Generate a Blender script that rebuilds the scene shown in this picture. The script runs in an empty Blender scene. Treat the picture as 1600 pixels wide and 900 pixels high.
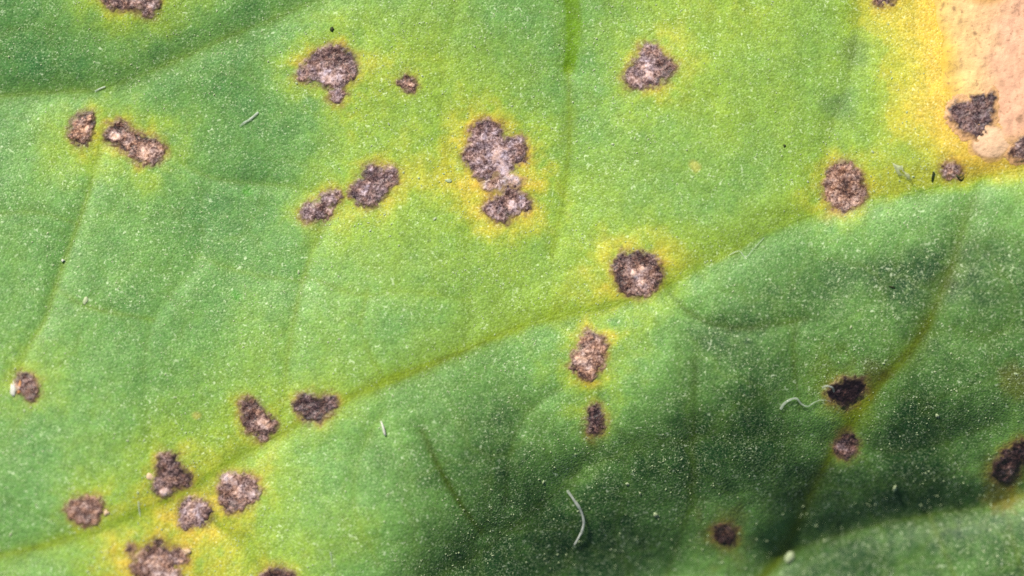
# Macro photograph of a spotted, chlorotic leaf.  1 Blender unit = 1 millimetre.
import bpy, math
import numpy as np

scene = bpy.context.scene
COL = scene.collection
R = math.radians
scene.unit_settings.system = 'METRIC'
scene.unit_settings.scale_length = 0.001

# ------------------------------------------------------------------ camera, sky, sun, exposure
CAM_D = 140.0                # lens to leaf, mm
PX = 0.02                    # one photograph pixel covers 0.02 mm of leaf
cam_data = bpy.data.cameras.new('camera')
cam_data.sensor_width = 36.0
cam_data.lens = 36.0 * CAM_D / (1600 * PX)
cam_data.clip_start, cam_data.clip_end = 1.0, 2000.0
cam_data.dof.use_dof = True
cam_data.dof.focus_distance = CAM_D + 0.2
cam_data.dof.aperture_fstop = 0.018      # set from the macro blur at the drooping corners
cam = bpy.data.objects.new('camera', cam_data)
cam.location = (0, 0, CAM_D)
COL.objects.link(cam)
scene.camera = cam

SUN_AZ = R(-30)              # sun stands to the upper left of the picture (angle from image-up, + = right)
SUN_EL = R(40)
world = bpy.data.worlds.new('World')
scene.world = world
world.use_nodes = True
wn = world.node_tree.nodes
sky = wn.new('ShaderNodeTexSky')
sky.sky_type = 'NISHITA'
sky.sun_disc = False
sky.sun_elevation = SUN_EL
sky.sun_rotation = SUN_AZ
world.node_tree.links.new(sky.outputs[0], wn['Background'].inputs[0])
wn['Background'].inputs[1].default_value = 0.05
sun_data = bpy.data.lights.new('sun', 'SUN')
sun_data.energy = 4.6
sun_data.angle = R(3.0)
sun_data.color = (1.0, 0.95, 0.86)
sun = bpy.data.objects.new('sun', sun_data)
sun.rotation_euler = (math.pi / 2 - SUN_EL, 0, math.pi - SUN_AZ)
COL.objects.link(sun)

scene.view_settings.view_transform = 'Standard'
scene.view_settings.look = 'None'
scene.view_settings.gamma = 1.0
scene.view_settings.exposure = 0.35
scene.view_settings.use_curve_mapping = False
scene.cycles.use_denoising = False
scene.cycles.max_bounces = 5

# ------------------------------------------------------------------ small numeric helpers
def lin(r, g, b):
    c = np.array([r, g, b], float) / 255.0
    return np.where(c <= 0.04045, c / 12.92, ((c + 0.055) / 1.055) ** 2.4)

def smooth(a, b, x):
    t = np.clip((x - a) / (b - a), 0, 1)
    return t * t * (3 - 2 * t)

_rng = np.random.RandomState(11)
_LAT = _rng.rand(16, 256, 256)

def vnoise(u, v, size, k=0):
    """value noise 0..1, lattice spacing `size` px"""
    L = _LAT[k % 16]
    x, y = u / size + 37.3 * k + 1000, v / size + 71.7 * k + 1000
    xi, yi = np.floor(x).astype(int), np.floor(y).astype(int)
    fx, fy = x - xi, y - yi
    fx, fy = fx * fx * (3 - 2 * fx), fy * fy * (3 - 2 * fy)
    a, b = L[yi & 255, xi & 255], L[yi & 255, (xi + 1) & 255]
    c, d = L[(yi + 1) & 255, xi & 255], L[(yi + 1) & 255, (xi + 1) & 255]
    return (a * (1 - fx) + b * fx) * (1 - fy) + (c * (1 - fx) + d * fx) * fy

def fbm(u, v, size, k=0, oct=4):
    s, a, t = 0.0, 0.5, 0.0
    for i in range(oct):
        s = s + a * vnoise(u, v, size / 2 ** i, k + i)
        t += a
        a *= 0.55
    return s / t

def spline(pts, n=6):
    p = np.array(pts, float)
    p = np.vstack([2 * p[0] - p[1], p, 2 * p[-1] - p[-2]])
    out = []
    for i in range(1, len(p) - 2):
        for t in np.arange(n) / n:
            out.append(0.5 * ((2 * p[i]) + (-p[i-1] + p[i+1]) * t + (2*p[i-1] - 5*p[i] + 4*p[i+1] - p[i+2]) * t*t
                       + (-p[i-1] + 3*p[i] - 3*p[i+1] + p[i+2]) * t**3))
    out.append(p[-2])
    return np.array(out)

def poly_dist(u, v, pl, cut=170.0):
    """distance to a polyline and the position 0..1 along it, clipped at cut"""
    shp = u.shape
    u, v = u.ravel(), v.ravel()
    D = np.full(u.shape, cut)
    T = np.zeros(u.shape)
    sel = np.where((u > pl[:, 0].min() - cut) & (u < pl[:, 0].max() + cut) & (v > pl[:, 1].min() - cut) & (v < pl[:, 1].max() + cut))[0]
    n = len(pl) - 1
    us, vs = u[sel], v[sel]
    best, bt = np.full(len(sel), cut), np.zeros(len(sel))
    for i in range(n):
        a, b = pl[i], pl[i + 1]
        w = np.where((np.abs(us - (a[0]+b[0])/2) < cut + abs(a[0]-b[0])) & (np.abs(vs - (a[1]+b[1])/2) < cut + abs(a[1]-b[1])))[0]
        if not len(w):
            continue
        dx, dy = b - a
        t = np.clip(((us[w] - a[0]) * dx + (vs[w] - a[1]) * dy) / (dx*dx + dy*dy + 1e-9), 0, 1)
        d = np.hypot(us[w] - a[0] - t * dx, vs[w] - a[1] - t * dy)
        m = d < best[w]
        best[w[m]] = d[m]
        bt[w[m]] = (i + t[m]) / n
    D[sel], T[sel] = best, bt
    return D.reshape(shp), T.reshape(shp)

# ------------------------------------------------------------------ the leaf as measured (photograph pixels, u right, v down)
# veins: points, groove depth (mm) start/end, groove half width px, tint strength, tint half width px, ribbon half width px
VEINS = [
    ('main',  [(-700,1010),(-300,930),(0,868),(130,836),(205,806),(300,760),(350,727),(430,682),(505,640),(600,598),(700,558),(800,516),(880,492),(965,474),(1050,440),(1130,400),(1200,366),(1270,336),(1350,315),(1450,296),(1600,264),(2000,190)], .14, .26, 24, .95, 16, 5),
    ('upper', [(-600,190),(-200,165),(0,150),(100,143),(160,139),(220,118),(290,88),(350,60),(420,32),(490,2),(700,-90)], .13, .07, 26, .42, 16, 3),
    ('top',   [(905,-300),(893,-60),(894,0),(896,60),(888,108)], .05, .05, 16, 1.7, 12, 7),
    ('top_faint', [(888,108),(890,200),(886,260),(875,340),(862,400)], .04, .03, 16, .55, 9, 3),
    ('left',  [(158,225),(142,290),(122,350),(100,410),(86,450),(70,500),(42,545),(30,585)], .05, .05, 14, .5, 7, 3),
    ('centre',[(507,348),(491,385),(476,430),(461,490),(449,560),(441,640),(430,682)], .05, .05, 15, .4, 7, 3),
    ('right', [(1530,290),(1507,350),(1483,430),(1452,500),(1420,550),(1372,602),(1340,645),(1310,692),(1277,750),(1250,810),(1220,868),(1180,915),(1050,1080)], .06, .06, 20, .85, 17, 6),
    ('lower', [(1220,868),(1280,845),(1370,820),(1450,804),(1540,791),(1600,768),(1800,690)], .26, .34, 32, .35, 14, 3),
    ('low_mid',[(560,1010),(680,905),(740,870),(790,831),(840,791),(892,746),(926,690),(934,640),(936,590)], .12, .05, 30, .35, 12, 4),
    ('twig',  [(660,675),(690,738),(720,788),(752,832)], .09, .12, 16, .75, 7, 3),
    ('arc',   [(1046,460),(1085,494),(1140,512),(1195,510),(1260,498)], .08, .03, 14, .6, 8, 3),
    ('drop',  [(1086,560),(1083,680),(1080,780),(1062,840),(1040,905)], .03, .05, 18, .45, 9, 3),
    ('corner',[(335,815),(380,850),(402,880),(420,910),(450,960)], .08, .08, 16, .5, 8, 3),
    ('dusk',  [(1345,-60),(1340,40),(1322,130),(1292,220),(1278,300)], .05, .04, 20, .3, 12, 3),
    ('cross', [(262,240),(310,270),(370,285),(450,290),(490,300)], .04, .03, 12, .25, 6, 2),
    ('rise',  [(892,746),(960,712),(1080,690),(1180,682),(1280,690)], .10, .05, 24, .1, 10, 2),
    ('mid_up',[(725,560),(735,470),(728,400),(740,350)], .02, .02, 14, .12, 6, 2),
    ('faint', [(315,300),(310,400),(240,500),(225,600),(240,700)], .025, .025, 12, .10, 6, 2),
    ('net_a', [(1245,498),(1240,560),(1250,640)], .03, .03, 14, .35, 6, 2),
    ('net_b', [(1310,692),(1400,705),(1480,690),(1560,660)], .06, .05, 18, .3, 8, 2),
    ('net_c', [(880,600),(820,650),(795,720),(790,790)], .04, .04, 14, .3, 6, 2),
    ('net_d', [(476,430),(560,460),(640,455),(735,470)], .014, .014, 12, .3, 6, 2),
    ('net_e', [(310,400),(380,425),(470,440)], .014, .014, 12, .3, 6, 2),
    ('net_g', [(122,350),(60,332),(-20,335)], .014, .014, 12, .3, 6, 2),
    ('net_h', [(600,598),(565,520),(575,450)], .014, .014, 12, .3, 6, 2),
    ('net_j', [(240,500),(140,480),(86,450)], .014, .014, 12, .3, 6, 2),
    ('net_k', [(735,350),(700,250),(690,120),(720,-20)], .02, .02, 12, .22, 6, 2),
    ('net_l', [(1452,804),(1470,850),(1500,920)], .05, .04, 16, .3, 7, 2),
    ('net_m', [(1570,791),(1585,850),(1610,930)], .05, .04, 16, .3, 7, 2),
    ('net_n', [(600,640),(560,720),(555,800),(590,880)], .03, .03, 14, .25, 7, 2),
    ('r_side',[(1452,520),(1520,525),(1600,510),(1700,490)], .04, .05, 22, .1, 10, 2),
]
TINT = {'main': ([0, .3, .6, .68, 1], [.8, 1, 1, .55, .4]), 'right': ([0, .2, .4, .6, 1], [.25, .8, 1.2, 1, .7])}
DEPTH = {'main': ([0, .33, .60, .72, 1], [.05, .04, .05, .10, .12])}
VP = {v[0]: spline(v[1]) for v in VEINS}

# chlorosis every 100 px, lower right lowered partly as painted shade: 0 = deep blue-green, 1 = mid green, 2 = lime, 3 = yellow-lime, 4 = yellow
CHL = np.array([
 [.7,1.2,2.0,1.4,.6,1.0,1.4,1.7,1.1,1.2,1.7,2.1,2.2,2.2,3.3,4.0,4.0],
 [.5,.55,.7,.6,.6,1.5,2.0,2.0,1.3,1.2,1.9,2.1,2.1,1.8,3.0,4.0,4.0],
 [.7,1.3,1.5,1.0,.5,1.3,1.9,2.1,1.5,1.3,1.7,1.8,1.8,1.6,2.7,3.6,3.8],
 [.9,1.3,1.2,.9,.8,1.7,2.0,2.5,2.2,1.7,1.7,1.6,1.6,2.0,2.0,2.2,2.4],
 [1.0,1.1,1.0,.95,1.0,1.4,1.7,1.8,1.8,2.1,2.2,1.9,.8,.6,.5,.5,.6],
 [1.1,1.15,1.05,1.1,1.2,1.4,1.5,1.5,1.7,1.9,1.3,.75,.7,.7,.75,.55,.6],
 [1.4,1.3,1.2,1.3,1.7,1.6,1.3,.8,.8,1.4,.9,.6,.65,.85,.8,.5,.7],
 [1.0,1.1,1.4,1.9,1.8,1.2,1.0,.75,.65,.8,.25,.2,.35,.5,.15,.25,.8],
 [.7,1.3,1.9,2.2,1.9,1.5,1.1,.65,.35,.15,.15,.6,.4,.2,.15,.3,.4],
 [.9,1.3,2.4,2.2,1.9,1.5,.9,.3,.15,.1,.25,.7,.6,.4,.35,.3,.3]])

# slope of the skin towards the upper light, read every 100 px (+ = rises down the picture, so faces the light)
TILT = np.array([
 [0,0,.05,0,-.1,0,0,0,0,0,.05,.05,.05,.05,.05,.1,.1],
 [-.15,-.15,-.15,-.1,-.02,.02,0,0,-.05,0,.05,.05,.05,.02,.05,.1,.1],
 [.15,.1,.08,-.02,-.12,0,0,.05,0,0,0,.05,.05,0,.05,.05,.05],
 [.1,.1,.08,.08,.02,.05,.05,.05,.05,0,.05,.05,.05,0,0,0,0],
 [.12,.12,.1,.1,.08,.08,.08,.08,.05,.05,.05,0,.1,.1,.08,.05,.08],
 [.1,.1,.1,.1,.1,.1,.1,.02,-.02,0,.08,.02,0,-.02,-.1,-.02,-.05],
 [.05,.1,.1,.05,.0,.0,.0,.12,.1,.02,-.02,-.06,-.1,-.22,-.18,-.22,-.28],
 [.05,.08,.05,.0,.05,.1,.06,.04,-.02,-.18,-.26,-.3,-.34,-.32,-.3,-.38,-.38],
 [.05,.05,.05,.05,.05,.05,.02,-.12,-.24,-.36,-.44,-.4,-.38,-.46,-.46,-.14,-.04],
 [0,.05,.05,.05,.0,.0,-.06,-.16,-.2,-.34,-.4,-.32,-.24,-.02,-.02,-.02,-.02]])
TILT[2, 4] = -.05
_tp = np.pad(TILT, ((0, 0), (1, 1)), 'edge')
TILT = (_tp[:, :-2] + 2 * _tp[:, 1:-1] + _tp[:, 2:]) / 4
TILT_INT = np.concatenate([np.zeros((1, 17)), np.cumsum((TILT[1:] + TILT[:-1]) / 2, 0)], 0) * 100 * PX

def grid_sample(G, u, v, step=100.0):
    x = np.clip(u / step, 0, G.shape[1] - 1.001)
    y = np.clip(v / step, 0, G.shape[0] - 1.001)
    xi, yi = x.astype(int), y.astype(int)
    fx, fy = x - xi, y - yi
    def w(t):
        return [(-t**3 + 2*t*t - t)/2, (3*t**3 - 5*t*t + 2)/2, (-3*t**3 + 4*t*t + t)/2, (t**3 - t*t)/2]
    wx, wy = w(fx), w(fy)
    out = 0
    for j in range(4):
        yy = np.clip(yi + j - 1, 0, G.shape[0] - 1)
        for i in range(4):
            xx = np.clip(xi + i - 1, 0, G.shape[1] - 1)
            out = out + wy[j] * wx[i] * G[yy, xx]
    return out

# lesions: lobes (u, v, r) / tone bias (0 dark .. 1 pale) / pale centres (u, v, r, amount) / halo strength, width px / ring strength / label
LES = [
 dict(l=[(180,-8,22),(208,-10,24),(234,4,17),(230,20,8)], tone=.40, pale=[(236,12,8,.5)], halo=(1.0,40), ring=.5, label='brown lesion cut off by the top left edge'),
 dict(l=[(121,207,15),(130,196,17),(139,186,9),(127,218,11)], tone=.26, pale=[(135,203,7,.7),(141,185,5,.9)], halo=(.8,28), ring=.25, label='small pale-centred lesion near the left edge'),
 dict(l=[(180,210,17),(203,222,17),(222,233,21),(236,238,22),(188,200,11)], tone=.28, pale=[(180,212,8,.9),(199,228,6,.8),(228,240,10,.5)], halo=(1.2,34), ring=.9, label='long double lesion with tan flecks and orange rim'),
 dict(l=[(521,88,19),(502,102,24),(534,105,27),(520,116,22),(472,116,11),(528,148,13),(486,112,12)], tone=.42, pale=[(510,122,12,1.0),(532,118,12,.45)], halo=(1.3,36), ring=.8, label='large three-lobed lesion with pale centre'),
 dict(l=[(634,128,11),(642,132,9)], tone=.38, pale=[(645,133,4,.5)], halo=(.3,16), ring=.2, label='tiny round lesion'),
 dict(l=[(756,209,22),(769,206,16),(744,242,21),(772,243,28),(802,238,23),(778,266,18),(758,262,20),(812,232,12)], tone=.50, pale=[(776,241,9,.6),(745,215,10,.4),(790,268,14,.5)], halo=(1.6,34), ring=.9, label='largest grey brown lesion of three lobes'),
 dict(l=[(775,326,18),(796,318,19),(818,318,13),(800,296,13),(785,340,10)], tone=.48, pale=[(798,318,9,.9),(815,305,7,.5)], halo=(1.6,30), ring=.8, label='lesion hanging below the largest one'),
 dict(l=[(777,285,9),(795,280,9),(763,289,7),(809,281,7)], tone=.95, pale=[], halo=(.6,24), ring=.4, label='pale tan tissue joining the largest lesion to the one below'),
 dict(l=[(566,300,19),(588,290,22),(608,275,17),(577,265,10),(578,308,14)], tone=.40, pale=[(567,296,10,.4),(579,264,5,.6)], halo=(1.1,28), ring=.8, label='slanting lesion, upper one of a joined pair'),
 dict(l=[(483,333,14),(502,330,15),(515,311,13),(531,306,6)], tone=.36, pale=[(514,330,6,.9)], halo=(.9,26), ring=.8, label='slanting lesion, lower one of a joined pair'),
 dict(l=[(1015,84,16),(1034,106,19),(994,119,20),(1016,118,20),(1046,106,8),(1010,98,18)], tone=.40, pale=[(1013,117,7,1.0),(1010,106,8,.5)], halo=(1.1,34), ring=.8, label='triangular lesion with pale centre'),
 dict(l=[(1318,278,26),(1316,296,29),(1330,300,22),(1320,312,18)], tone=.46, pale=[(1318,310,8,.5)], halo=(1.4,30), ring=.9, label='upright oval lesion on the yellow margin'),
 dict(l=[(1503,176,21),(1534,166,22),(1526,188,24),(1547,153,10),(1527,208,10),(1512,196,14)], tone=.24, pale=[], halo=(0,10), ring=.5, dry=1, label='dark lesion on the dry tan patch'),
 dict(l=[(1597,234,13),(1586,240,10),(1606,228,18)], tone=.34, pale=[(1590,228,5,.6)], halo=(0,10), ring=.4, dry=1, label='grey lesion cut off by the right edge'),
 dict(l=[(1483,265,12),(1492,267,9)], tone=.42, pale=[(1489,260,5,.5)], halo=(.5,16), ring=.6, label='small faint lesion below the tan patch'),
 dict(l=[(1374,-3,10),(1388,-3,10)], tone=.34, pale=[], halo=(.5,20), ring=.6, label='small lesion cut off by the top edge'),
 dict(l=[(980,418,24),(1004,416,24),(1004,438,25),(984,440,20),(1018,428,16)], tone=.30, pale=[(991,429,6,1.5),(1004,420,4,.8),(1003,441,7,.4)], halo=(1.3,38), ring=.6, label='dark round lesion with shiny white centre'),
 dict(l=[(924,535,19),(912,565,20),(920,578,15),(934,540,11),(930,560,16)], tone=.42, pale=[(908,562,10,.4),(940,545,6,.4)], halo=(1.6,34), ring=1.1, label='pale oval lesion with yellow halo'),
 dict(l=[(928,645,11),(932,660,13),(929,673,9)], tone=.24, pale=[(924,640,5,.5)], halo=(1.0,24), ring=.9, label='small upright dark lesion'),
 dict(l=[(1306,614,15),(1325,612,20),(1341,604,13),(1319,628,8)], tone=-.22, pale=[(1311,612,3,.9),(1317,634,5,.7)], halo=(.4,30), ring=.9, label='blackest lesion, on the olive vein'),
 dict(l=[(1318,700,15),(1328,697,14),(1322,687,9)], tone=.32, pale=[(1310,698,6,.7)], halo=(.5,24), ring=.7, label='small round purple brown lesion'),
 dict(l=[(1570,738,19),(1579,722,18),(1592,706,16),(1606,700,14)], tone=.16, pale=[(1574,738,9,.5),(1592,700,4,.7)], halo=(.8,34), ring=1.2, label='dark lesion at the right edge'),
 dict(l=[(1128,834,15),(1138,837,14)], tone=.14, pale=[(1137,828,5,.7),(1128,845,4,.4)], halo=(.9,30), ring=1.2, label='small dark lesion with olive halo'),
 dict(l=[(390,636,15),(400,652,18),(420,666,14),(394,662,14),(410,680,8)], tone=.36, pale=[(412,665,9,.6),(402,648,5,.5)], halo=(.7,24), ring=.7, label='lesion left of the vein joint'),
 dict(l=[(476,632,17),(495,640,18),(515,630,14),(482,650,10)], tone=.26, pale=[(480,622,5,.5)], halo=(.7,24), ring=.8, label='dark lesion right of the vein joint'),
 dict(l=[(262,722,17),(272,742,20),(254,764,14),(289,750,12),(258,748,14)], tone=.34, pale=[(258,770,8,1.0),(238,746,5,1.1)], halo=(.9,28), ring=.9, label='cone-shaped lesion with white chip'),
 dict(l=[(368,770,27),(385,765,22),(356,750,12),(362,780,18)], tone=.42, pale=[(357,745,9,.6),(369,768,10,.35)], halo=(.9,28), ring=.7, label='broad lesion with a pale upper lobe'),
 dict(l=[(300,797,20),(312,803,19),(294,810,14)], tone=.50, pale=[(300,795,12,.2)], halo=(1.0,30), ring=.5, label='pinkish grey lesion without dark rim'),
 dict(l=[(124,797,20),(143,795,20),(133,803,18)], tone=.38, pale=[(133,795,8,.35),(128,815,5,.6)], halo=(.9,26), ring=.6, label='round lesion beside a pale chip'),
 dict(l=[(248,876,24),(280,868,14),(222,888,17),(203,859,7),(250,847,7),(258,905,26),(230,872,13)], tone=.50, pale=[(240,885,14,.5),(292,861,5,.9)], halo=(1.8,40), ring=.9, label='ragged lesion cut off by the bottom edge'),
 dict(l=[(425,905,18),(445,904,17)], tone=.22, pale=[], halo=(1.0,26), ring=.8, label='dark lesion cut off by the bottom edge'),
 dict(l=[(42,602,16),(46,612,13),(36,592,8)], tone=.22, pale=[(24,606,6,1.0)], halo=(.8,34), ring=.8, label='small dark lesion at the left edge'),
]

def lesion_sdf(L, u, v):
    wu = (fbm(u, v, 13, 1, 3) - .5) * 9
    wv = (fbm(u, v, 13, 5, 3) - .5) * 9
    acc = 0
    k = 0.20
    for (x, y, r) in L['l']:
        acc = acc + np.exp(-k * (np.hypot(u + wu - x, v + wv - y) - r))
    d = -np.log(acc + 1e-30) / k
    return d - 1.6 + (vnoise(u, v, 4, 3) - .5) * 5.5

# the dry tan patch in the upper right corner
PATCH = np.array([(1452,-160),(1450,-40),(1456,20),(1463,70),(1470,120),(1476,165),(1484,196),(1503,226),(1530,244),(1556,250),(1580,246),(1610,238),(1680,215),(1760,120),(1740,-160)], float)
def patch_sdf(u, v):
    pl = np.vstack([PATCH, PATCH[:1]])
    d, _ = poly_dist(u, v, pl, 400)
    ins = np.zeros(u.shape, bool)
    for a, b in zip(pl[:-1], pl[1:]):
        c = ((a[1] > v) != (b[1] > v)) & (u < (b[0]-a[0]) * (v-a[1]) / (b[1]-a[1] + 1e-9) + a[0])
        ins ^= c
    return np.where(ins, -d, d) + (fbm(u, v, 30, 2) - .5) * 18

# ------------------------------------------------------------------ relief of the blade (mm)
def relief(u, v):
    z = 1.5 * grid_sample(TILT_INT, u, v)
    # beyond the measured area the blade keeps curling down
    z = z - 2.2 * (np.clip(v - 900, 0, None) / 480.0) ** 1.5 - 1.2 * (np.clip(-v, 0, None) / 480.0) ** 2
    z = z - 1.5 * (np.clip(np.abs(u - 800) - 800, 0, None) / 600.0) ** 2
    for name, pts, a0, a1, w, *_ in VEINS:
        d, T = poly_dist(u, v, VP[name])
        A = np.interp(T, *DEPTH[name]) if name in DEPTH else a0 + (a1 - a0) * T
        z = z - A * np.exp(-(d / w) ** 2 * .8) - A * .8 * np.exp(-d / (w * 3.0))
    z = z + 0.16 * (fbm(u + 40, v, 210, 3, 2) - .5) + 0.08 * (fbm(u, v, 70, 6, 3) - .5) + 0.014 * (fbm(u, v, 18, 9, 3) - .5)
    return z

# ------------------------------------------------------------------ pigment of the blade
PAL = np.array([lin(46,84,36), lin(104,149,70), lin(138,168,56), lin(184,180,52), lin(222,184,68)])
C_VEIN = lin(118,142,18)
C_OLIVE = lin(98,118,8)
C_RING = lin(184,142,50)
C_BROWN = lin(112,84,66)
C_YEL = lin(212,192,48)
def mix(c, d, m):
    return c * (1 - m[..., None]) + d * m[..., None]

def pigment(u, v):
    wu = (fbm(u, v, 60, 2, 3) - .5) * 60
    wv = (fbm(u, v, 60, 7, 3) - .5) * 60
    c = grid_sample(CHL, u + wu, v + wv) + (fbm(u, v, 80, 4, 4) - .5) * 1.0 + (fbm(u, v, 9, 8, 3) - .5) * .4
    c = c - .25 * (1 - smooth(500, 1100, v)) * (c < 2.6)
    mv = np.interp(u, VP['main'][:, 0], VP['main'][:, 1])
    sd = (v - mv) * .9 + (fbm(u, v, 26, 13, 3) - .5) * 26
    on = smooth(520, 680, u)
    below = np.interp(u, [600, 900, 1000, 1200, 1600], [.75, .8, .75, .6, .62])
    above = np.interp(u, [600, 900, 1000, 1300, 1400, 1600], [1.6, 1.9, 2.0, 1.9, 2.6, 3.0])
    c = c + (below - c) * on * smooth(-2, 10, sd) * (1 - smooth(40, 110, sd)) * .9
    c = c + (above - c) * on * smooth(4, -8, sd) * (1 - smooth(25, 70, -sd)) * .8
    # yellow margin of the tan patch
    dp = patch_sdf(u, v)
    c = np.maximum(c, (4.2 - np.clip(dp, 0, None) / 36.0) * (1 - smooth(-6, 26, sd) * np.interp(u, [1300, 1520, 1640], [.85, .8, .3])))
    ring = np.zeros(u.shape)
    hole_p = smooth(-8, -20, dp)
    brown = np.zeros(u.shape)
    hole = np.zeros(u.shape)
    for L in LES:
        a = np.array(L['l'])
        x0, x1 = a[:, 0].min() - 120, a[:, 0].max() + 120
        y0, y1 = a[:, 1].min() - 120, a[:, 1].max() + 120
        m = (u > x0) & (u < x1) & (v > y0) & (v < y1)
        if not m.any():
            continue
        uu, vv = u[m], v[m]
        d = lesion_sdf(L, uu, vv)
        hs, hw = L['halo']
        n = np.clip(2.9 * fbm(uu, vv, 24, 3, 4) - .45, .1, 2.2)
        dd = np.clip(d, 0, None)
        c[m] = c[m] + np.maximum(0, hs * .75 * n * np.exp(-(dd / (hw * 1.3)) ** 1.2)) * np.clip((4.3 - c[m]) / 3, 0, 1)
        ring[m] = np.maximum(ring[m], min(L['ring'], .9) * .7 * np.exp(-(dd / 7.0) ** 1.2) * np.clip(.25 + 1.5 * vnoise(uu, vv, 16, 6) - .35, 0, 1))
        hole[m] = np.maximum(hole[m], smooth(-5, -11, d))
        brown[m] = np.maximum(brown[m], (1 - smooth(-7, 8, d + (vnoise(uu, vv, 5, 2) - .5) * 7)))
    c = np.clip(c, 0, 3.999)
    i = c.astype(int)
    f = (c - i)[..., None]
    # tissue is bluer above the long vein; below, warmer, darkened partly as painted shade
    low = (smooth(-40, 120, sd) * smooth(300, 700, u))[..., None]
    p0 = lin(64,116,58) * (1 - low) + lin(34,70,30) * low
    a0_ = np.where((i == 0)[..., None], p0, PAL[i])
    col = a0_ * (1 - f) + PAL[i + 1] * f
    # veins
    vein_mask = np.zeros(u.shape)
    for name, pts, a0, a1, w, ts, tw, rw in VEINS:
        d, T = poly_dist(u, v, VP[name])
        wob = tw * (.6 + .9 * fbm(u, v, 30, 12, 2))
        core = np.exp(-(d / (1.5 + rw * .9)) ** 2)
        m = ts * (np.exp(-(d / wob) ** 2) * (.25 + .7 * fbm(u, v, 40, 10, 2)) + .55 * core * (.35 + 1.1 * fbm(u, v, 34, 11, 3)))
        if name in TINT:
            m = m * np.interp(T, *TINT[name])
        vein_mask = np.maximum(vein_mask, np.clip(m, 0, 1))
        cc = lin(70,98,10) if name in ('twig', 'low_mid', 'arc', 'drop', 'net_a', 'net_b', 'net_c') else C_OLIVE if name in ('right', 'lower', 'dusk') else lin(104,146,6) if name == 'top' else C_VEIN
        col = mix(col, cc * (.5 + .5 * np.clip(c / 1.4, 0, 1))[..., None], np.clip(m, 0, .95))
    # dusky stain along the top right line and olive stains in the lower right
    for (x, y, r, a, cc) in [(1335,80,34,.35,lin(70,90,60)), (1310,160,34,.4,lin(72,100,66)), (1300,590,60,.5,C_OLIVE), (1340,650,45,.4,C_OLIVE), (1362,582,38,.6,lin(70,62,16)), (1590,600,40,.45,lin(110,96,30)), (1565,760,55,.55,lin(128,96,16)),
                              (1130,836,60,.45,lin(108,104,44)), (370,463,11,.8,lin(60,130,20)), (388,297,10,.8,lin(60,130,20)), (1085,260,12,.6,lin(196,186,90)), (308,650,9,.6,lin(190,176,90)),
                              (780,284,22,.75,lin(206,160,120)), (1300,330,26,.4,lin(196,160,80)), (1490,262,26,.5,lin(206,160,60)), (545,307,9,.6,C_RING)]:
        d = np.hypot(u - x, v - y) + (fbm(u, v, 22, 5, 3) - .5) * r * 1.2
        col = mix(col, np.broadcast_to(cc, col.shape), a * (1 - smooth(r * .25, r, d)))
    col = mix(col, np.broadcast_to(C_RING, col.shape), np.clip(ring * .85, 0, .9))
    col = mix(col, np.broadcast_to(C_BROWN, col.shape), brown * .85)
    return col, np.maximum(hole, hole_p), 1 - .8 * np.clip(vein_mask + ring, 0, 1)

# ------------------------------------------------------------------ raster of the visible area, sampled by everything that sits on the blade
ST = 2.0
RX0, RX1, RY0, RY1 = -70, 1670, -70, 970
ru = np.arange(RX0, RX1 + .1, ST)
rv = np.arange(RY0, RY1 + .1, ST)
def axis(core, lo, hi):
    s, a, b = 6.0, [], []
    x = core[0]
    while x > lo:
        x -= s; s *= 1.18; a.append(x)
    s, x = 6.0, core[-1]
    while x < hi:
        x += s; s *= 1.18; b.append(x)
    return np.concatenate([a[::-1], core, b])
gu, gv = axis(ru, -620, 2220), axis(rv, -480, 1380)
GU, GV = np.meshgrid(gu, gv)
GZ = relief(GU, GV)
GC, GH, GG = pigment(GU, GV)
iu0, iv0 = int(np.searchsorted(gu, RX0)), int(np.searchsorted(gv, RY0))
HR = GZ[iv0:iv0 + len(rv), iu0:iu0 + len(ru)]
CR = GC[iv0:iv0 + len(rv), iu0:iu0 + len(ru)]
HO = GH[iv0:iv0 + len(rv), iu0:iu0 + len(ru)]
GR = GG[iv0:iv0 + len(rv), iu0:iu0 + len(ru)]

def bil(A, u, v):
    x = np.clip((u - RX0) / ST, 0, A.shape[1] - 1.001)
    y = np.clip((v - RY0) / ST, 0, A.shape[0] - 1.001)
    xi, yi = x.astype(int), y.astype(int)
    fx, fy = x - xi, y - yi
    if A.ndim == 3:
        fx, fy = fx[..., None], fy[..., None]
    return (A[yi, xi]*(1-fx) + A[yi, xi+1]*fx)*(1-fy) + (A[yi+1, xi]*(1-fx) + A[yi+1, xi+1]*fx)*fy

def place(u, v, z):
    """photograph pixel + measured height -> millimetres"""
    f = (CAM_D - z) / CAM_D
    return np.stack([(u - 800) * PX * f, (450 - v) * PX * f, z + 0 * u], -1)

# ------------------------------------------------------------------ materials
def nodes_of(name):
    m = bpy.data.materials.new(name)
    m.use_nodes = True
    nt = m.node_tree
    return m, nt, nt.nodes['Principled BSDF'], nt.nodes.new('ShaderNodeTexCoord')

def N(nt, kind, **kw):
    n = nt.nodes.new(kind)
    for k, v in kw.items():
        if k.startswith('_'):
            n.inputs[k[1:].replace('_', ' ')].default_value = v
        else:
            setattr(n, k, v)
    return n

def ramp(nt, src, stops):
    r = nt.nodes.new('ShaderNodeValToRGB')
    nt.links.new(src, r.inputs[0])
    e = r.color_ramp.elements
    while len(e) < len(stops):
        e.new(0.5)
    for el, (p, c) in zip(e, stops):
        el.position = p
        el.color = (*c, 1) if not np.isscalar(c) else (c, c, c, 1)
    return r.outputs[0]

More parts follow.
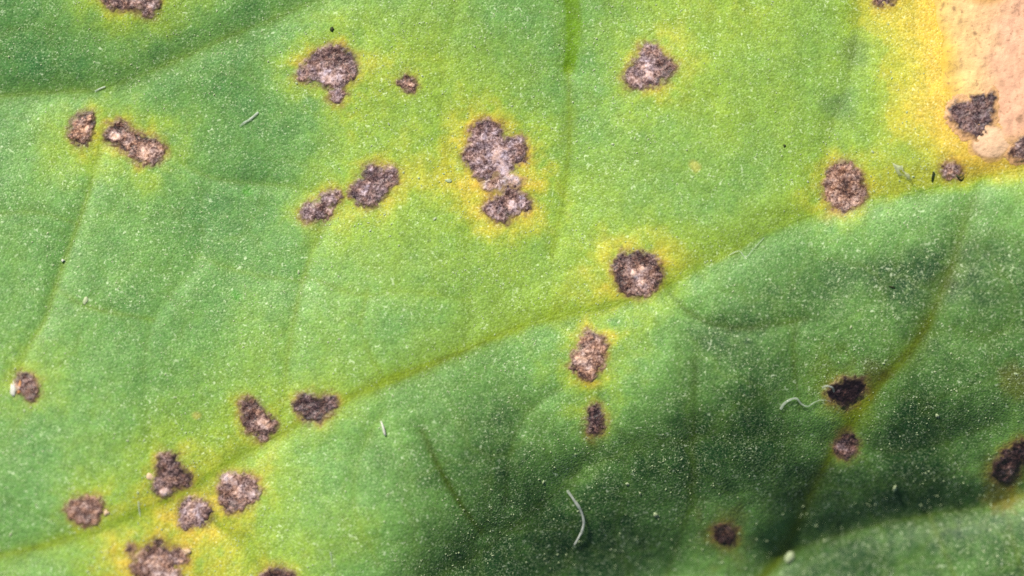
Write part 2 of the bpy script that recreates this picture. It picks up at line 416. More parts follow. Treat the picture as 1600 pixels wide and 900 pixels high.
def mixc(nt, a, b, fac, blend='MIX'):
    n = nt.nodes.new('ShaderNodeMix')
    n.data_type = 'RGBA'
    n.blend_type = blend
    for sock, val in ((n.inputs[0], fac), (n.inputs[6], a), (n.inputs[7], b)):
        if hasattr(val, 'links'):
            nt.links.new(val, sock)
        elif np.isscalar(val):
            sock.default_value = val
        else:
            sock.default_value = (*val, 1)
    return n.outputs[2]

def make_leaf_material():
    m, nt, bs, tc = nodes_of('leaf_tissue')
    L = nt.links.new
    att = N(nt, 'ShaderNodeAttribute', attribute_name='pigment')
    # epidermal cells
    vor = N(nt, 'ShaderNodeTexVoronoi', _Scale=15.0, _Randomness=1.0)
    L(tc.outputs['Object'], vor.inputs['Vector'])
    sep = N(nt, 'ShaderNodeSeparateColor')
    L(vor.outputs['Color'], sep.inputs[0])
    col = mixc(nt, att.outputs['Color'], ramp(nt, sep.outputs[0], [(0, .78), (.5, 1.0), (1, 1.2)]), .9, 'MULTIPLY')
    # soft cloudy pigment
    n1 = N(nt, 'ShaderNodeTexNoise', _Scale=2.2, _Detail=5.0, _Roughness=.65)
    L(tc.outputs['Object'], n1.inputs['Vector'])
    col = mixc(nt, col, ramp(nt, n1.outputs[0], [(.3, .82), (.5, 1.0), (.7, 1.16)]), .9, 'MULTIPLY')
    gatt = N(nt, 'ShaderNodeAttribute', attribute_name='grain')
    # net of fine veins
    warp = N(nt, 'ShaderNodeTexNoise', _Scale=.9, _Detail=4.0)
    L(tc.outputs['Object'], warp.inputs['Vector'])
    wv_ = N(nt, 'ShaderNodeVectorMath', operation='MULTIPLY_ADD')
    L(warp.outputs['Color'], wv_.inputs[0])
    wv_.inputs[1].default_value = (1.6, 1.6, 0)
    L(tc.outputs['Object'], wv_.inputs[2])
    nets = []
    for sc, wd, k in ((.42, .09, .15), (1.25, .12, .10)):
        ve = N(nt, 'ShaderNodeTexVoronoi', feature='DISTANCE_TO_EDGE', voronoi_dimensions='2D', _Scale=sc)
        L(wv_.outputs[0], ve.inputs['Vector'])
        line = ramp(nt, ve.outputs['Distance'], [(0.0, 1.0), (wd, 0.0)])
        nets.append(line)
        col = mixc(nt, col, lin(104,132,30), grains_scaled(nt, line, k))
    ncl = N(nt, 'ShaderNodeTexNoise', _Scale=1.5, _Detail=4.0, _Roughness=.7)
    L(tc.outputs['Object'], ncl.inputs['Vector'])
    clump = ramp(nt, ncl.outputs[0], [(.34, .25), (.64, 1.0)])
    # cell glints painted as pale grains, fine and crowded, then sparse and bright
    for sc, lo, hi, k, rgb in ((14.0, .52, .68, .22, lin(186,206,146)), (21.0, .60, .70, .40, lin(208,222,176)), (9.0, .65, .73, .50, lin(216,226,192))):
        n2 = N(nt, 'ShaderNodeTexNoise', _Scale=sc, _Detail=1.0, _Roughness=.5)
        L(tc.outputs['Object'], n2.inputs['Vector'])
        amount = mixc(nt, ramp(nt, n2.outputs[0], [(lo, 0.0), (hi, 1.0)]), gatt.outputs['Color'], 1.0, 'MULTIPLY')
        amount = mixc(nt, amount, clump, 1.0, 'MULTIPLY')
        pale = mixc(nt, rgb, mixc(nt, att.outputs['Color'], (2.0, 2.0, 2.2), 1.0, 'MULTIPLY'), .35)
        col = mixc(nt, col, pale, grains_scaled(nt, amount, k * 1.75))
    L(col, bs.inputs['Base Color'])
    bs.inputs['Roughness'].default_value = .55
    bs.inputs['Specular IOR Level'].default_value = .36
    # relief: domed cells and fine wrinkles
    n3 = N(nt, 'ShaderNodeTexNoise', _Scale=13.0, _Detail=2.0, _Roughness=.6)
    L(tc.outputs['Object'], n3.inputs['Vector'])
    b1 = N(nt, 'ShaderNodeBump', _Strength=.26, _Distance=.035, invert=True)
    L(vor.outputs['Distance'], b1.inputs['Height'])
    b2 = N(nt, 'ShaderNodeBump', _Strength=.22, _Distance=.05)
    L(n3.outputs[0], b2.inputs['Height'])
    L(b1.outputs[0], b2.inputs['Normal'])
    b3 = N(nt, 'ShaderNodeBump', _Strength=.12, _Distance=.05, invert=True)
    L(nets[0], b3.inputs['Height'])
    L(b2.outputs[0], b3.inputs['Normal'])
    L(b3.outputs[0], bs.inputs['Normal'])
    return m

def grains_scaled(nt, src, k):
    n = nt.nodes.new('ShaderNodeMath')
    n.operation = 'MULTIPLY'
    nt.links.new(src, n.inputs[0])
    if hasattr(k, 'links'):
        nt.links.new(k, n.inputs[1])
    else:
        n.inputs[1].default_value = k
    return n.outputs[0]

def make_lesion_material():
    m, nt, bs, tc = nodes_of('dead_crust')
    L = nt.links.new
    att = N(nt, 'ShaderNodeAttribute', attribute_name='tone')
    n1 = N(nt, 'ShaderNodeTexNoise', _Scale=15.0, _Detail=3.0, _Roughness=.7)
    L(tc.outputs['Object'], n1.inputs['Vector'])
    vor = N(nt, 'ShaderNodeTexVoronoi', _Scale=15.0)
    L(tc.outputs['Object'], vor.inputs['Vector'])
    sep = N(nt, 'ShaderNodeSeparateColor')
    L(vor.outputs['Color'], sep.inputs[0])
    def math_(op, a, b):
        n = nt.nodes.new('ShaderNodeMath'); n.operation = op
        for s, x in zip(n.inputs, (a, b)):
            if hasattr(x, 'links'): L(x, s)
            else: s.default_value = x
        return n.outputs[0]
    t = math_('ADD', att.outputs['Fac'], math_('MULTIPLY', math_('SUBTRACT', n1.outputs[0], .5), 1.2))
    t = math_('ADD', t, math_('MULTIPLY', math_('SUBTRACT', sep.outputs[0], .5), .42))
    col = ramp(nt, t, [(0, lin(44,32,34)), (.28, lin(84,64,62)), (.5, lin(124,100,94)), (.72, lin(172,148,142)), (1.0, lin(236,220,216))])
    n6 = N(nt, 'ShaderNodeTexNoise', _Scale=24.0, _Detail=1.0)  # fine sparkle painted into the crust colour as pale dots
    L(tc.outputs['Object'], n6.inputs['Vector'])
    col = mixc(nt, col, lin(206,184,172), grains_scaled(nt, ramp(nt, n6.outputs[0], [(.57, 0.0), (.68, 1.0)]), math_('MULTIPLY', math_('ADD', att.outputs['Fac'], .12), 1.1)))
    oi = N(nt, 'ShaderNodeObjectInfo')
    col = mixc(nt, col, ramp(nt, oi.outputs['Random'], [(0, lin(255,240,222)), (.5, lin(250,246,248)), (1, lin(228,224,236))]), 1.0, 'MULTIPLY')
    att2 = N(nt, 'ShaderNodeAttribute', attribute_name='edge')
    n5 = N(nt, 'ShaderNodeTexNoise', _Scale=4.0, _Detail=2.0)
    L(tc.outputs['Object'], n5.inputs['Vector'])
    col = mixc(nt, col, mixc(nt, lin(252,228,206), lin(230,230,242), ramp(nt, n5.outputs[0], [(.35, 0.0), (.65, 1.0)])), .9, 'MULTIPLY')
    att3 = N(nt, 'ShaderNodeAttribute', attribute_name='pigment')
    col = mixc(nt, col, att3.outputs['Color'], att2.outputs['Fac'])
    L(col, bs.inputs['Base Color'])
    bs.inputs['Roughness'].default_value = .5
    bs.inputs['Specular IOR Level'].default_value = .45
    b1 = N(nt, 'ShaderNodeBump', _Strength=.5, _Distance=.04)
    L(n1.outputs[0], b1.inputs['Height'])
    L(b1.outputs[0], bs.inputs['Normal'])
    return m

def make_patch_material():
    m, nt, bs, tc = nodes_of('dry_tan_tissue')
    L = nt.links.new
    att = N(nt, 'ShaderNodeAttribute', attribute_name='pigment')
    n1 = N(nt, 'ShaderNodeTexNoise', _Scale=3.0, _Detail=5.0, _Roughness=.6)
    L(tc.outputs['Object'], n1.inputs['Vector'])
    col = mixc(nt, att.outputs['Color'], ramp(nt, n1.outputs[0], [(.3, .86), (.5, 1.0), (.7, 1.08)]), .8, 'MULTIPLY')
    vor = N(nt, 'ShaderNodeTexVoronoi', _Scale=2.6)
    L(tc.outputs['Object'], vor.inputs['Vector'])
    n4 = N(nt, 'ShaderNodeTexNoise', _Scale=9.0, _Detail=3.0)
    L(tc.outputs['Object'], n4.inputs['Vector'])
    col = mixc(nt, col, lin(140,104,76), grains_scaled(nt, ramp(nt, n4.outputs[0], [(.58, 0.0), (.72, 1.0)]), .6))
    L(col, bs.inputs['Base Color'])
    bs.inputs['Roughness'].default_value = .75
    bs.inputs['Specular IOR Level'].default_value = .2
    b1 = N(nt, 'ShaderNodeBump', _Strength=.6, _Distance=.10)
    L(n1.outputs[0], b1.inputs['Height'])
    L(b1.outputs[0], bs.inputs['Normal'])
    return m

def plain(name, rgb, rough=.5, trans=0.0, alpha=1.0, var=.25, fibrous=False, translucent=False):
    m, nt, bs, tc = nodes_of(name)
    n1 = N(nt, 'ShaderNodeTexNoise', _Scale=12.0, _Detail=3.0)
    nt.links.new(tc.outputs['Object'], n1.inputs['Vector'])
    col = mixc(nt, rgb, ramp(nt, n1.outputs[0], [(.3, 1 - var), (.7, 1.0)]), 1.0, 'MULTIPLY')
    nt.links.new(col, bs.inputs['Base Color'])
    bs.inputs['Roughness'].default_value = rough
    bs.inputs['Transmission Weight'].default_value = trans
    bs.inputs['Alpha'].default_value = alpha
    if fibrous:
        att = N(nt, 'ShaderNodeAttribute', attribute_name='solid')
        nt.links.new(grains_scaled(nt, att.outputs['Fac'], alpha), bs.inputs['Alpha'])
    bs.inputs['IOR'].default_value = 1.35
    if translucent:
        out = nt.nodes['Material Output']
        tr = N(nt, 'ShaderNodeBsdfTranslucent')
        nt.links.new(col, tr.inputs[0])
        mx = N(nt, 'ShaderNodeMixShader')
        mx.inputs[0].default_value = .18
        nt.links.new(bs.outputs[0], mx.inputs[1])
        nt.links.new(tr.outputs[0], mx.inputs[2])
        fin = mx.outputs[0]
        if fibrous:
            tp = N(nt, 'ShaderNodeBsdfTransparent')
            m2 = N(nt, 'ShaderNodeMixShader')
            nt.links.new(bs.inputs['Alpha'].links[0].from_socket, m2.inputs[0])
            nt.links.new(tp.outputs[0], m2.inputs[1])
            nt.links.new(fin, m2.inputs[2])
            for l in list(bs.inputs['Alpha'].links):
                nt.links.remove(l)
            bs.inputs['Alpha'].default_value = 1
            fin = m2.outputs[0]
        nt.links.new(fin, out.inputs[0])
    return m

M_LEAF, M_LES, M_PATCH = make_leaf_material(), make_lesion_material(), make_patch_material()
M_FIBRE = plain('pale_fibre', lin(240,244,234), .3, 0, .75, fibrous=True, translucent=True)
M_FIBRE_CLEAR = plain('glassy_fibre', lin(232,240,226), .15, 0, .28, fibrous=True, translucent=True)
M_FLAKE = plain('thin_white_flake', lin(206,210,196), .4, 0, .38)
M_WHITE = plain('white_dust', lin(240,240,226), .4, 0, translucent=True)
M_GRAIN = plain('pale_grain', lin(196,210,164), .45, translucent=True)
M_DARK = plain('dark_dust', lin(58,66,36), .7, 0)
M_CHIP = plain('peeling_skin', lin(226,196,160), .5, 0)
M_PAPILLA = plain('glint_papilla', lin(176,192,146), .35)

# ------------------------------------------------------------------ mesh builders
def mesh_obj(name, verts, faces, mat, parent=None, attrs=None, smooth_shade=True):
    me = bpy.data.meshes.new(name)
    faces = np.asarray(faces, np.int32)
    me.vertices.add(len(verts))
    me.vertices.foreach_set('co', np.ascontiguousarray(verts, np.float32).ravel())
    k = faces.shape[1]
    me.loops.add(faces.size)
    me.loops.foreach_set('vertex_index', faces.ravel())
    me.polygons.add(len(faces))
    me.polygons.foreach_set('loop_start', np.arange(0, faces.size, k, dtype=np.int32))
    me.update(calc_edges=True)
    if smooth_shade:
        me.polygons.foreach_set('use_smooth', np.ones(len(faces), bool))
    for an, av in (attrs or {}).items():
        if av.ndim == 2:
            a = me.color_attributes.new(an, 'FLOAT_COLOR', 'POINT')
            a.data.foreach_set('color', np.hstack([av, np.ones((len(av), 1))]).astype(np.float32).ravel())
        else:
            a = me.attributes.new(an, 'FLOAT', 'POINT')
            a.data.foreach_set('value', av.astype(np.float32))
    me.materials.append(mat)
    o = bpy.data.objects.new(name, me)
    COL.objects.link(o)
    if parent:
        o.parent = parent
    return o

def outward(V, F):
    c = V.mean(0)
    a, b, d = V[F[:, 0]] - c, V[F[:, 1]] - c, V[F[:, 2]] - c
    return F if (np.cross(a, b) * d).sum() > 0 else F[:, ::-1]

def grid_faces(nu, nv, keep=None):
    i = np.arange(nu * nv).reshape(nv, nu)
    f = np.stack([i[1:, :-1], i[1:, 1:], i[:-1, 1:], i[:-1, :-1]], -1).reshape(-1, 4)
    if keep is not None:
        k = keep.ravel()
        f = f[k[f].any(1)]
    return f

def compact(verts, faces, attrs):
    used = np.unique(faces)
    idx = np.full(len(verts), -1)
    idx[used] = np.arange(len(used))
    return verts[used], idx[faces], {k: a[used] for k, a in attrs.items()}

def thing(name, label, cat, group=None):
    o = bpy.data.objects.new(name, None)
    COL.objects.link(o)
    o['label'], o['category'] = label, cat
    if group:
        o['group'] = group
    return o

def tag(o, label, cat, group=None):
    o['label'], o['category'] = label, cat
    if group:
        o['group'] = group
    return o

# ------------------------------------------------------------------ leaf
leaf = thing('leaf', 'green spotted leaf with yellow patches and brown lesions filling the picture', 'leaf')

# blade: upper skin in full relief, rim and a coarser underside a third of a millimetre below
an = np.arctan2((GV - 450) / 900.0, (GU - 800) / 1390.0)
rad = np.hypot((GV - 450) / 900.0, (GU - 800) / 1390.0)
inside = rad < 1.0 + .025 * np.sin(an * 23) + .02 * np.sin(an * 41 + 1)
V = place(GU, GV, GZ - .12 * GH).reshape(-1, 3)      # the skin has collapsed under each crust
F = grid_faces(len(gu), len(gv), inside)
V, F, A = compact(V, F, {'pigment': GC.reshape(-1, 3), 'grain': GG.ravel()})
mesh_obj('blade', V, F, M_LEAF, leaf, A)
cu, cv = gu[::24], gv[::24]
CU, CV = np.meshgrid(cu, cv)
CZ = GZ[::24, ::24] - .55
keep = (np.hypot((CV - 450) / 900.0, (CU - 800) / 1390.0) < .99)
V = place(CU, CV, CZ).reshape(-1, 3)
F = grid_faces(len(cu), len(cv), keep)[:, ::-1]
V, F, A = compact(V, F, {'pigment': np.broadcast_to(lin(120,160,100), (CU.size, 3)).copy(), 'grain': np.ones(CU.size)})
mesh_obj('underside', V, F, M_LEAF, leaf, A)

# veins: a narrow cord pressed into each groove, its flanks sinking under the skin
def vein_mesh(name, pts, ts, rw):
    p = spline(pts, 24)
    p = p[(p[:, 0] > RX0 + 10) & (p[:, 0] < RX1 - 10) & (p[:, 1] > RY0 + 10) & (p[:, 1] < RY1 - 10)]
    seg = np.hypot(*np.diff(p, axis=0).T)
    s = np.concatenate([[0], np.cumsum(seg)])
    n = max(8, int(s[-1] / 3))
    q = np.stack([np.interp(np.linspace(0, s[-1], n), s, p[:, k]) for k in (0, 1)], -1)
    q += np.stack([(fbm(q[:, 0], q[:, 1], 24, 1, 2) - .5), (fbm(q[:, 0], q[:, 1], 24, 4, 2) - .5)], -1) * 5
    tg = np.gradient(q, axis=0)
    tg /= np.hypot(tg[:, 0], tg[:, 1])[:, None] + 1e-9
    nr = np.stack([-tg[:, 1], tg[:, 0]], -1)
    x = np.linspace(-1, 1, 9)
    wl = rw * (.55 + .9 * fbm(q[:, 0] * 1.0, q[:, 1], 26, 9, 3))
    e = np.minimum(1, np.minimum(np.arange(n), np.arange(n)[::-1]) / 14.0)
    wl = wl * (.25 + .75 * e)
    U = q[:, None, 0] + nr[:, None, 0] * x * wl[:, None]
    W = q[:, None, 1] + nr[:, None, 1] * x * wl[:, None]
    rise = .009 * (.3 + .7 * e)[:, None] * (fbm(U, W, 20, 3, 2) * 1.6)
    Z = bil(HR, U, W) + rise * (1 - 2.2 * x[None] ** 2) - .006 - .14 * bil(HO, U, W)
    C = bil(CR, U, W)
    V = place(U, W, Z).reshape(-1, 3)
    F = grid_faces(9, n)
    Fn = F
    # make sure the faces look up
    a, b, c = V[F[0, 0]], V[F[0, 1]], V[F[0, 2]]
    if np.cross(b - a, c - a)[2] < 0:
        Fn = F[:, ::-1]
    return mesh_obj('vein', V, Fn, M_LEAF, leaf, {'pigment': C.reshape(-1, 3), 'grain': bil(GR, U, W).ravel()})

VLAB = {'main': 'long vein rising from the lower left to the yellow corner', 'right': 'olive vein curving down the right side', 'upper': 'furrowed vein across the upper left', 'lower': 'vein along the shaded fold in the lower right corner', 'top': 'short bright vein at the top edge', 'low_mid': 'vein in the dark fold at the bottom'}
for name, pts, a0, a1, w, ts, tw, rw in VEINS:
    o = vein_mesh(name, pts, ts, rw)
    if name in VLAB:
        o['label'] = VLAB[name]

# dry tan patch
pu, pv = np.arange(1420, 1668, 2.0), np.arange(-66, 280, 2.0)
U, W = np.meshgrid(pu, pv)
d = patch_sdf(U, W)
Z = bil(HR, U, W) + np.clip(-d / 30.0, -1, 1) * .03 - .008 + .14 * (fbm(U * 2.2, W, 46, 5, 4) - .5) * smooth(0, -20, d)
for L in LES:
    if L.get('dry'):
        Z = Z - .12 * smooth(-4, -10, lesion_sdf(L, U, W))
tan = mix(np.broadcast_to(lin(227,190,128), U.shape + (3,)), np.broadcast_to(lin(224,174,142), U.shape + (3,)), smooth(1490, 1590, U + (fbm(U, W, 60, 3) - .5) * 70))
tan = mix(tan, np.broadcast_to(lin(196,150,84), tan.shape), .8 * (1 - smooth(10, 45, np.hypot(U - 1540, (W + 6) * 2.2))))
tan = tan * (.82 + .36 * fbm(U, W, 22, 6, 4))[..., None]
tan = mix(tan, bil(CR, U, W), smooth(-42, 8, d + (fbm(U, W, 24, 4, 3) - .5) * 24))
for (x, y, r, k) in [(1523,52,6,.6),(1466,89,10,.7),(1530,67,6,.5),(1562,70,7,.4),(1455,124,8,.6),(1590,50,6,.4),(1590,86,6,.3),(1500,33,6,.4),(1475,8,5,.5),(1490,12,6,.5),(1557,110,7,.4),(1592,186,9,.5),(1565,130,12,.3)]:
    tan = mix(tan, np.broadcast_to(lin(112,84,60), tan.shape), k * (1 - smooth(r * .2, r, np.hypot((U - x) * 1.4, W - y) + (vnoise(U, W, 5, 2) - .5) * 6)))
V = place(U, W, Z).reshape(-1, 3)
F = grid_faces(len(pu), len(pv), d < 8)
V, F, A = compact(V, F, {'pigment': tan.reshape(-1, 3)})
o = mesh_obj('dry_patch', V, F, M_PATCH, leaf, A)
o['label'] = 'dry tan patch of dead tissue'
# pale blister at the patch's foot
pu, pv = np.arange(1505, 1592, 1.5), np.arange(180, 262, 1.5)
U, W = np.meshgrid(pu, pv)
rr = np.hypot((U - 1548) / 31.0, (W - 222) / 27.0) + (fbm(U, W, 18, 4, 3) - .5) * .25
Z = bil(HR, U, W) + .028 * np.clip(1 - rr ** 2, -.6, 1) + .03 * (fbm(U, W, 12, 2, 3) - .5) + .012
tan = mix(np.broadcast_to(lin(232,192,154), U.shape + (3,)), np.broadcast_to(lin(150,110,84), U.shape + (3,)), .8 * np.exp(-((rr - 1.0) / .10) ** 2) * (.4 + .6 * vnoise(U, W, 14, 3)))
tan = mix(tan, bil(CR, U, W) * .5 + np.broadcast_to(lin(216,168,116), tan.shape) * .5, smooth(.85, 1.2, rr))
V = place(U, W, Z).reshape(-1, 3)
F = grid_faces(len(pu), len(pv), rr < 1.25)
V, F, A = compact(V, F, {'pigment': tan.reshape(-1, 3)})
o = mesh_obj('blister', V, F, M_PATCH, leaf, A)
o['label'] = 'pale round blister under the dark lesion on the tan patch'

# lesions: crusts of dead tissue, each a mesh of its own
for L in LES:
    a = np.array(L['l'], float)
    pu = np.arange(max(a[:, 0].min() - 38, RX0 + 4), min(a[:, 0].max() + 38, RX1 - 4), 1.0)
    pv = np.arange(max(a[:, 1].min() - 38, RY0 + 4), min(a[:, 1].max() + 38, RY1 - 4), 1.0)
    U, W = np.meshgrid(pu, pv)
    d = lesion_sdf(L, U, W)
    g = fbm(U, W, 7, 2, 3) - .5
    cl = fbm(U, W, 16, 8, 2) - .5
    inn = smooth(3, -5, d)
    Z = bil(HR, U, W) + .020 * np.clip(-d / 6.0, -1.5, 1) + (.058 * g + .050 * cl) * inn - .03 * smooth(-6, -22, d)
    if L.get('dry'):
        Z = Z + .022
    if 'joining' in L['label']:
        Z = Z + .014
    tone = L['tone'] + (.10 if L['tone'] > .2 else 0) + .50 * cl + .28 * g + .45 * (fbm(U, W, 30, 6, 2) - .5) - .22 * np.exp(-((d + 5) / 4.0) ** 2) * (vnoise(U, W, 11, 4) > .4)
    for (x, y, r, k) in L['pale']:
        q = np.hypot(U - x, W - y) + (vnoise(U, W, 6, 7) - .5) * r * .8
        b = (1 - smooth(r * .3, r * 1.45, q))
        tone = tone + k * .6 * b
        Z = Z + .03 * k * b
    rim = bil(CR, U, W)
    if L.get('dry'):
        rim = np.broadcast_to(lin(214,166,112), rim.shape)
    edge = smooth(-8, 1.5, d + (vnoise(U, W, 5, 9) - .5) * 5) * .9
    V = place(U, W, Z).reshape(-1, 3)
    F = grid_faces(len(pu), len(pv), d < 4)
    V, F, A = compact(V, F, {'tone': np.clip(tone, -.4, 1.2).ravel(), 'edge': edge.ravel(), 'pigment': rim.reshape(-1, 3)})
    o = mesh_obj('lesion', V, F, M_LES, leaf, A)
    o['label'] = L['label']

# chips of peeling skin at lesion rims
def blob(name, u, v, ru_, rv_, h, mat, parent=None, rot=0.0, seed=0, nseg=14, nring=7, lift=.0):
    th = np.linspace(0, 2 * math.pi, nseg, endpoint=False)
    ph = np.linspace(0.02, math.pi - .02, nring)
    T, P = np.meshgrid(th, ph)
    k = 1 + .75 * (vnoise(np.cos(T) * np.sin(P) * 30 + seed * 17, np.sin(T) * np.sin(P) * 30 + np.cos(P) * 20, 14, seed) - .5) * 2
    x, y, z = np.cos(T) * np.sin(P) * ru_ * k, np.sin(T) * np.sin(P) * rv_ * k, np.cos(P) * k
    c, s = math.cos(rot), math.sin(rot)
    U, W = u + c * x - s * y, v + s * x + c * y
    base = bil(HR, np.array([float(u)]), np.array([float(v)]))[0] * .0 + bil(HR, U, W)
    Z = base + lift + h * z * .9 + h * .35
    V = place(U, W, Z).reshape(-1, 3)
    i = np.arange(nseg * nring).reshape(nring, nseg)
    j = np.roll(i, -1, 1)
    F = np.stack([i[:-1], i[1:], j[1:], j[:-1]], -1).reshape(-1, 4)
    return mesh_obj(name, V, outward(V, F), mat, parent)

for (u, v, a, b, h, rot, lab) in [(20,607,3.4,12,.035,.12,'white chip of skin at the left edge lesion'), (29,606,4.2,11,.03,.12,'orange tan chip of skin at the left edge lesion'), (236,746,7,5,.02,.3,'cream chip beside the cone-shaped lesion'), (258,771,9,6,.035,-.3,'cream chip under the cone-shaped lesion'),
                                  (166,801,4,4.5,.025,.2,'pale chip right of the round lesion'), (293,861,4,4,.05,0,'small white chip on the ragged lesion')]:
    o = blob('skin_chip', u, v, a, b, h, M_WHITE if lab.startswith('white') else plain('orange_skin', lin(214,150,96)) if lab.startswith('orange') else M_CHIP, leaf, rot, seed=int(u) % 13)
    o['label'] = lab

# papillae: thousands of tiny beads, pale colour standing in for cell glints
rs = np.random.RandomState(5)
NP_ = 26000
pu_, pv_ = rs.uniform(-50, 1650, NP_), rs.uniform(-50, 950, NP_)
w = fbm(pu_, pv_, 120, 3, 3)
w2 = fbm(pu_, pv_, 34, 9, 3)
ok = (patch_sdf(pu_, pv_) > 25) & (rs.rand(NP_) < np.clip(.12 + 3.0 * (w - .4) + 3.0 * (w2 - .5), .08, 1))
for L in LES:
    m = ok & (np.abs(pu_ - L['l'][0][0]) < 120) & (np.abs(pv_ - L['l'][0][1]) < 120)
    idx = np.where(m)[0]
    ok[idx] &= lesion_sdf(L, pu_[idx], pv_[idx]) > 2
pu_, pv_ = pu_[ok], pv_[ok]
n = len(pu_)
rad_ = .55 + 1.0 * rs.rand(n) ** 3 + (rs.rand(n) < .02) * .8
str_ = 1 + 1.2 * rs.rand(n) ** 2
ang = rs.rand(n) * math.pi
base = bil(HR, pu_, pv_)
tmpl = np.array([(1,0,0),(.31,.95,0),(-.81,.59,0),(-.81,-.59,0),(.31,-.95,0),(0,0,1)])
x = tmpl[None, :, 0] * (rad_ * str_)[:, None]
y = tmpl[None, :, 1] * rad_[:, None]
U = pu_[:, None] + np.cos(ang)[:, None] * x - np.sin(ang)[:, None] * y
W = pv_[:, None] + np.sin(ang)[:, None] * x + np.cos(ang)[:, None] * y
Z = base[:, None] - .008 + tmpl[None, :, 2] * (rad_ * .024 + .008)[:, None]
V = place(U, W, Z).reshape(-1, 3)
f0 = np.array([(1,0,5),(2,1,5),(3,2,5),(4,3,5),(0,4,5)])
F = (f0[None] + (np.arange(n) * 6)[:, None, None]).reshape(-1, 3)
pap = mesh_obj('papillae', V, F, M_PAPILLA, leaf)
pap['kind'] = 'stuff'

# ------------------------------------------------------------------ fibres and dust lying on the leaf
def fibre(name, pts, r0, r1, mat, label, lift=.03, flat=.7, wob=1.0, dens=(1, 1)):
    p = spline(pts, 10)
    n = len(p)
    tg = np.gradient(p, axis=0)
    tg /= np.hypot(tg[:, 0], tg[:, 1])[:, None]
    nr = np.stack([-tg[:, 1], tg[:, 0]], -1)
    rr = np.linspace(r0, r1, n) * (.75 + .5 * fbm(p[:, 0] * wob, p[:, 1], 9, 5, 2))
    rr[0] *= .4; rr[-1] *= .25
    a = np.linspace(0, 2 * math.pi, 8, endpoint=False)
    U = p[:, None, 0] + nr[:, None, 0] * np.cos(a) * rr[:, None]
    W = p[:, None, 1] + nr[:, None, 1] * np.cos(a) * rr[:, None]
    Z = bil(HR, p[:, 0], p[:, 1])[:, None] + lift * (0.4 + np.sin(np.linspace(0, math.pi, n)))[:, None] + rr[:, None] * PX * flat * (1 + np.sin(a))
    V = place(U, W, Z).reshape(-1, 3)
    i = np.arange(n * 8).reshape(n, 8)
    j = np.roll(i, -1, 1)
    F = np.stack([i[:-1], j[:-1], j[1:], i[1:]], -1).reshape(-1, 4)
    o = mesh_obj(name, V, outward(V, F), mat, None, {'solid': np.repeat(np.linspace(dens[0], dens[1], n) * (.6 + .8 * vnoise(p[:, 0], p[:, 1], 6, 2)), 8)})
    return tag(o, label, 'fibre' if mat is not M_DARK else 'thread')

fibre('fibre', [(886,766),(896,780),(907,797),(912,815),(909,830),(903,842),(897,852)], 2.6, 1.4, M_FIBRE, 'curved translucent white fibre standing over the dark fold near the bottom centre', lift=.07, dens=(.3, 1.1))
fibre('fibre', [(1219,640),(1226,630),(1236,624),(1245,623),(1252,631),(1262,635),(1272,629),(1284,625),(1299,627)], 2.0, .8, M_FIBRE_CLEAR, 'glassy wavy hair running to the blackest lesion', lift=.04, dens=(1.4, .35))
fibre('fibre', [(1284,606),(1292,603),(1301,606),(1303,613)], 1.8, 1.5, M_FIBRE_CLEAR, 'tiny glassy hook on the rim of the blackest lesion', lift=.12)
fibre('fibre', [(595,658),(598,666),(602,681)], 1.0, 1.7, M_WHITE, 'short bright white needle-like fibre below the central dark lesion', lift=.06)
fibre('fibre', [(374,198),(381,192),(391,186),(404,175)], 1.6, 1.9, M_FIBRE_CLEAR, 'short slanting pale fibre on dark green in the upper left', lift=.01, dens=(.5, 2.2))
fibre('fibre', [(216,783),(217,793),(219,808)], 1.3, .8, M_FIBRE_CLEAR, 'faint upright hair between two brown lesions in the lower left', lift=.01)
fibre('fibre', [(148,143),(155,139),(165,135)], 1.7, 1.2, M_FIBRE_CLEAR, 'tiny glinting fibre on the upper left vein', lift=.01, dens=(1, 2))
fibre('fibre', [(516,862),(518,874),(519,887)], 1.6, .9, M_FIBRE_CLEAR, 'faint blurred hair near the bottom edge left of centre', lift=.01, dens=(.8, .5))
fibre('fibre', [(1140,398),(1155,392),(1165,402),(1178,388),(1194,371)], .9, .6, M_FIBRE_CLEAR, 'tangled thread caught along the long vein', lift=.05)
fibre('dust_thread', [(1456,284),(1457,276),(1459,268)], 0.9, 1.5, M_DARK, 'dark upright thread below the tan patch', lift=.03)
fibre('dust_thread', [(1494,273),(1499,277),(1506,274)], 1.4, .9, M_DARK, 'dark bent thread at the small faint lesion', lift=.05)

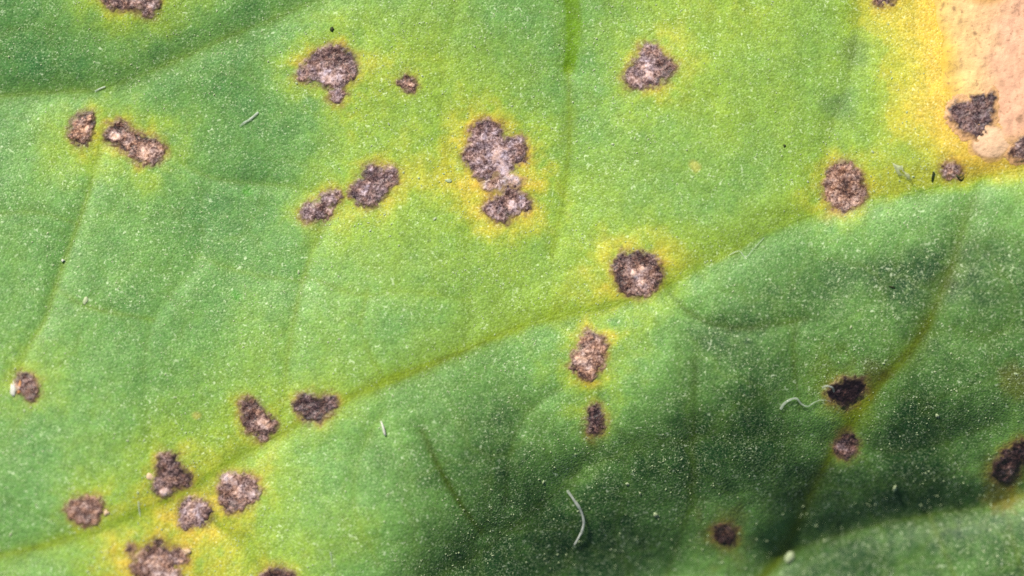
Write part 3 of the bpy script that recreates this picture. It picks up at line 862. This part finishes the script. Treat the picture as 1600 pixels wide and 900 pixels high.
def flake(label):
    rs2 = np.random.RandomState(3)
    out = [(1394,254),(1402,258),(1410,259),(1412,267),(1421,272),(1424,283),(1417,279),(1409,275),(1404,276),(1399,266)]
    p = np.array(out, float)
    c = p.mean(0)
    rings = [1.0, .66, .33]
    V, n = [], len(p)
    for q in rings:
        U = c[0] + (p[:, 0] - c[0]) * q
        W = c[1] + (p[:, 1] - c[1]) * q
        V.append(place(U, W, bil(HR, U, W) + .05 + .06 * (1 - q) + rs2.rand(n) * .05))
    low = [v - np.array([0, 0, .02]) for v in V[:1]]
    V = np.vstack(V + low)
    F = []
    for r in range(2):
        for k in range(n):
            F.append((r*n+k, r*n+(k+1) % n, (r+1)*n+(k+1) % n, (r+1)*n+k))
    for k in range(n):
        F.append((3*n+k, 3*n+(k+1) % n, (k+1) % n, k))
    return tag(mesh_obj('flake', V, F, M_FLAKE, smooth_shade=False), label, 'flake')
flake('crumpled translucent white flake on the yellow margin')

for (u, v, a, b, h, rot, mat, lab) in [
    (133,469,3.2,5.4,.02,.2,M_GRAIN,'elongated white grain on the plain green area at the left'),
    (1233,870,6,8,.07,.3,M_GRAIN,'large pale grain in the corner where two veins meet'),
    (1025,805,3.6,3.6,.04,0,M_GRAIN,'round pale grain on the dark green area at the bottom'),
    (700,282,4.2,3,.02,.1,M_GRAIN,'oval white grain left of the largest lesion'),
    (980,756,2.6,2,.025,.6,M_GRAIN,'small bright grain right of the curved fibre'),
    (1000,771,1.4,2.8,.025,-.4,M_GRAIN,'thin tilted grain, second to the right of the curved fibre'),
    (1398,763,2.5,4.5,.06,.2,M_GRAIN,'upright pale grain in the shaded fold at the lower right'),
    (1465,650,3,3,.03,0,M_GRAIN,'pale grain on the dark tissue right of the blackest lesion'),
    (98,407,2.4,2.4,.06,0,M_WHITE,'white bead on the left vein'),
    (1361,15,3,2,.04,.2,M_DARK,'dark speck left of the small lesion at the top edge')][:9]:
    tag(blob('dust_grain', u, v, a, b, h, mat, None, rot, seed=int(u) % 11), lab, 'dust grain', 'pale grains lying on the leaf')
for (u, v, a, b, rot, lab) in [
    (518,45,2.6,3,0,'dark speck above the large three-lobed lesion'),
    (1393,448,4,1.2,.2,'dark dash on the plain green panel at the right'),
    (1226,228,1.8,2.4,.2,'dark speck left of the oval lesion on the yellow margin')]:
    tag(blob('dark_speck', u, v, a, b, .04, M_DARK, None, rot, seed=int(u) % 11), lab, 'dark speck', 'dark specks on the leaf')
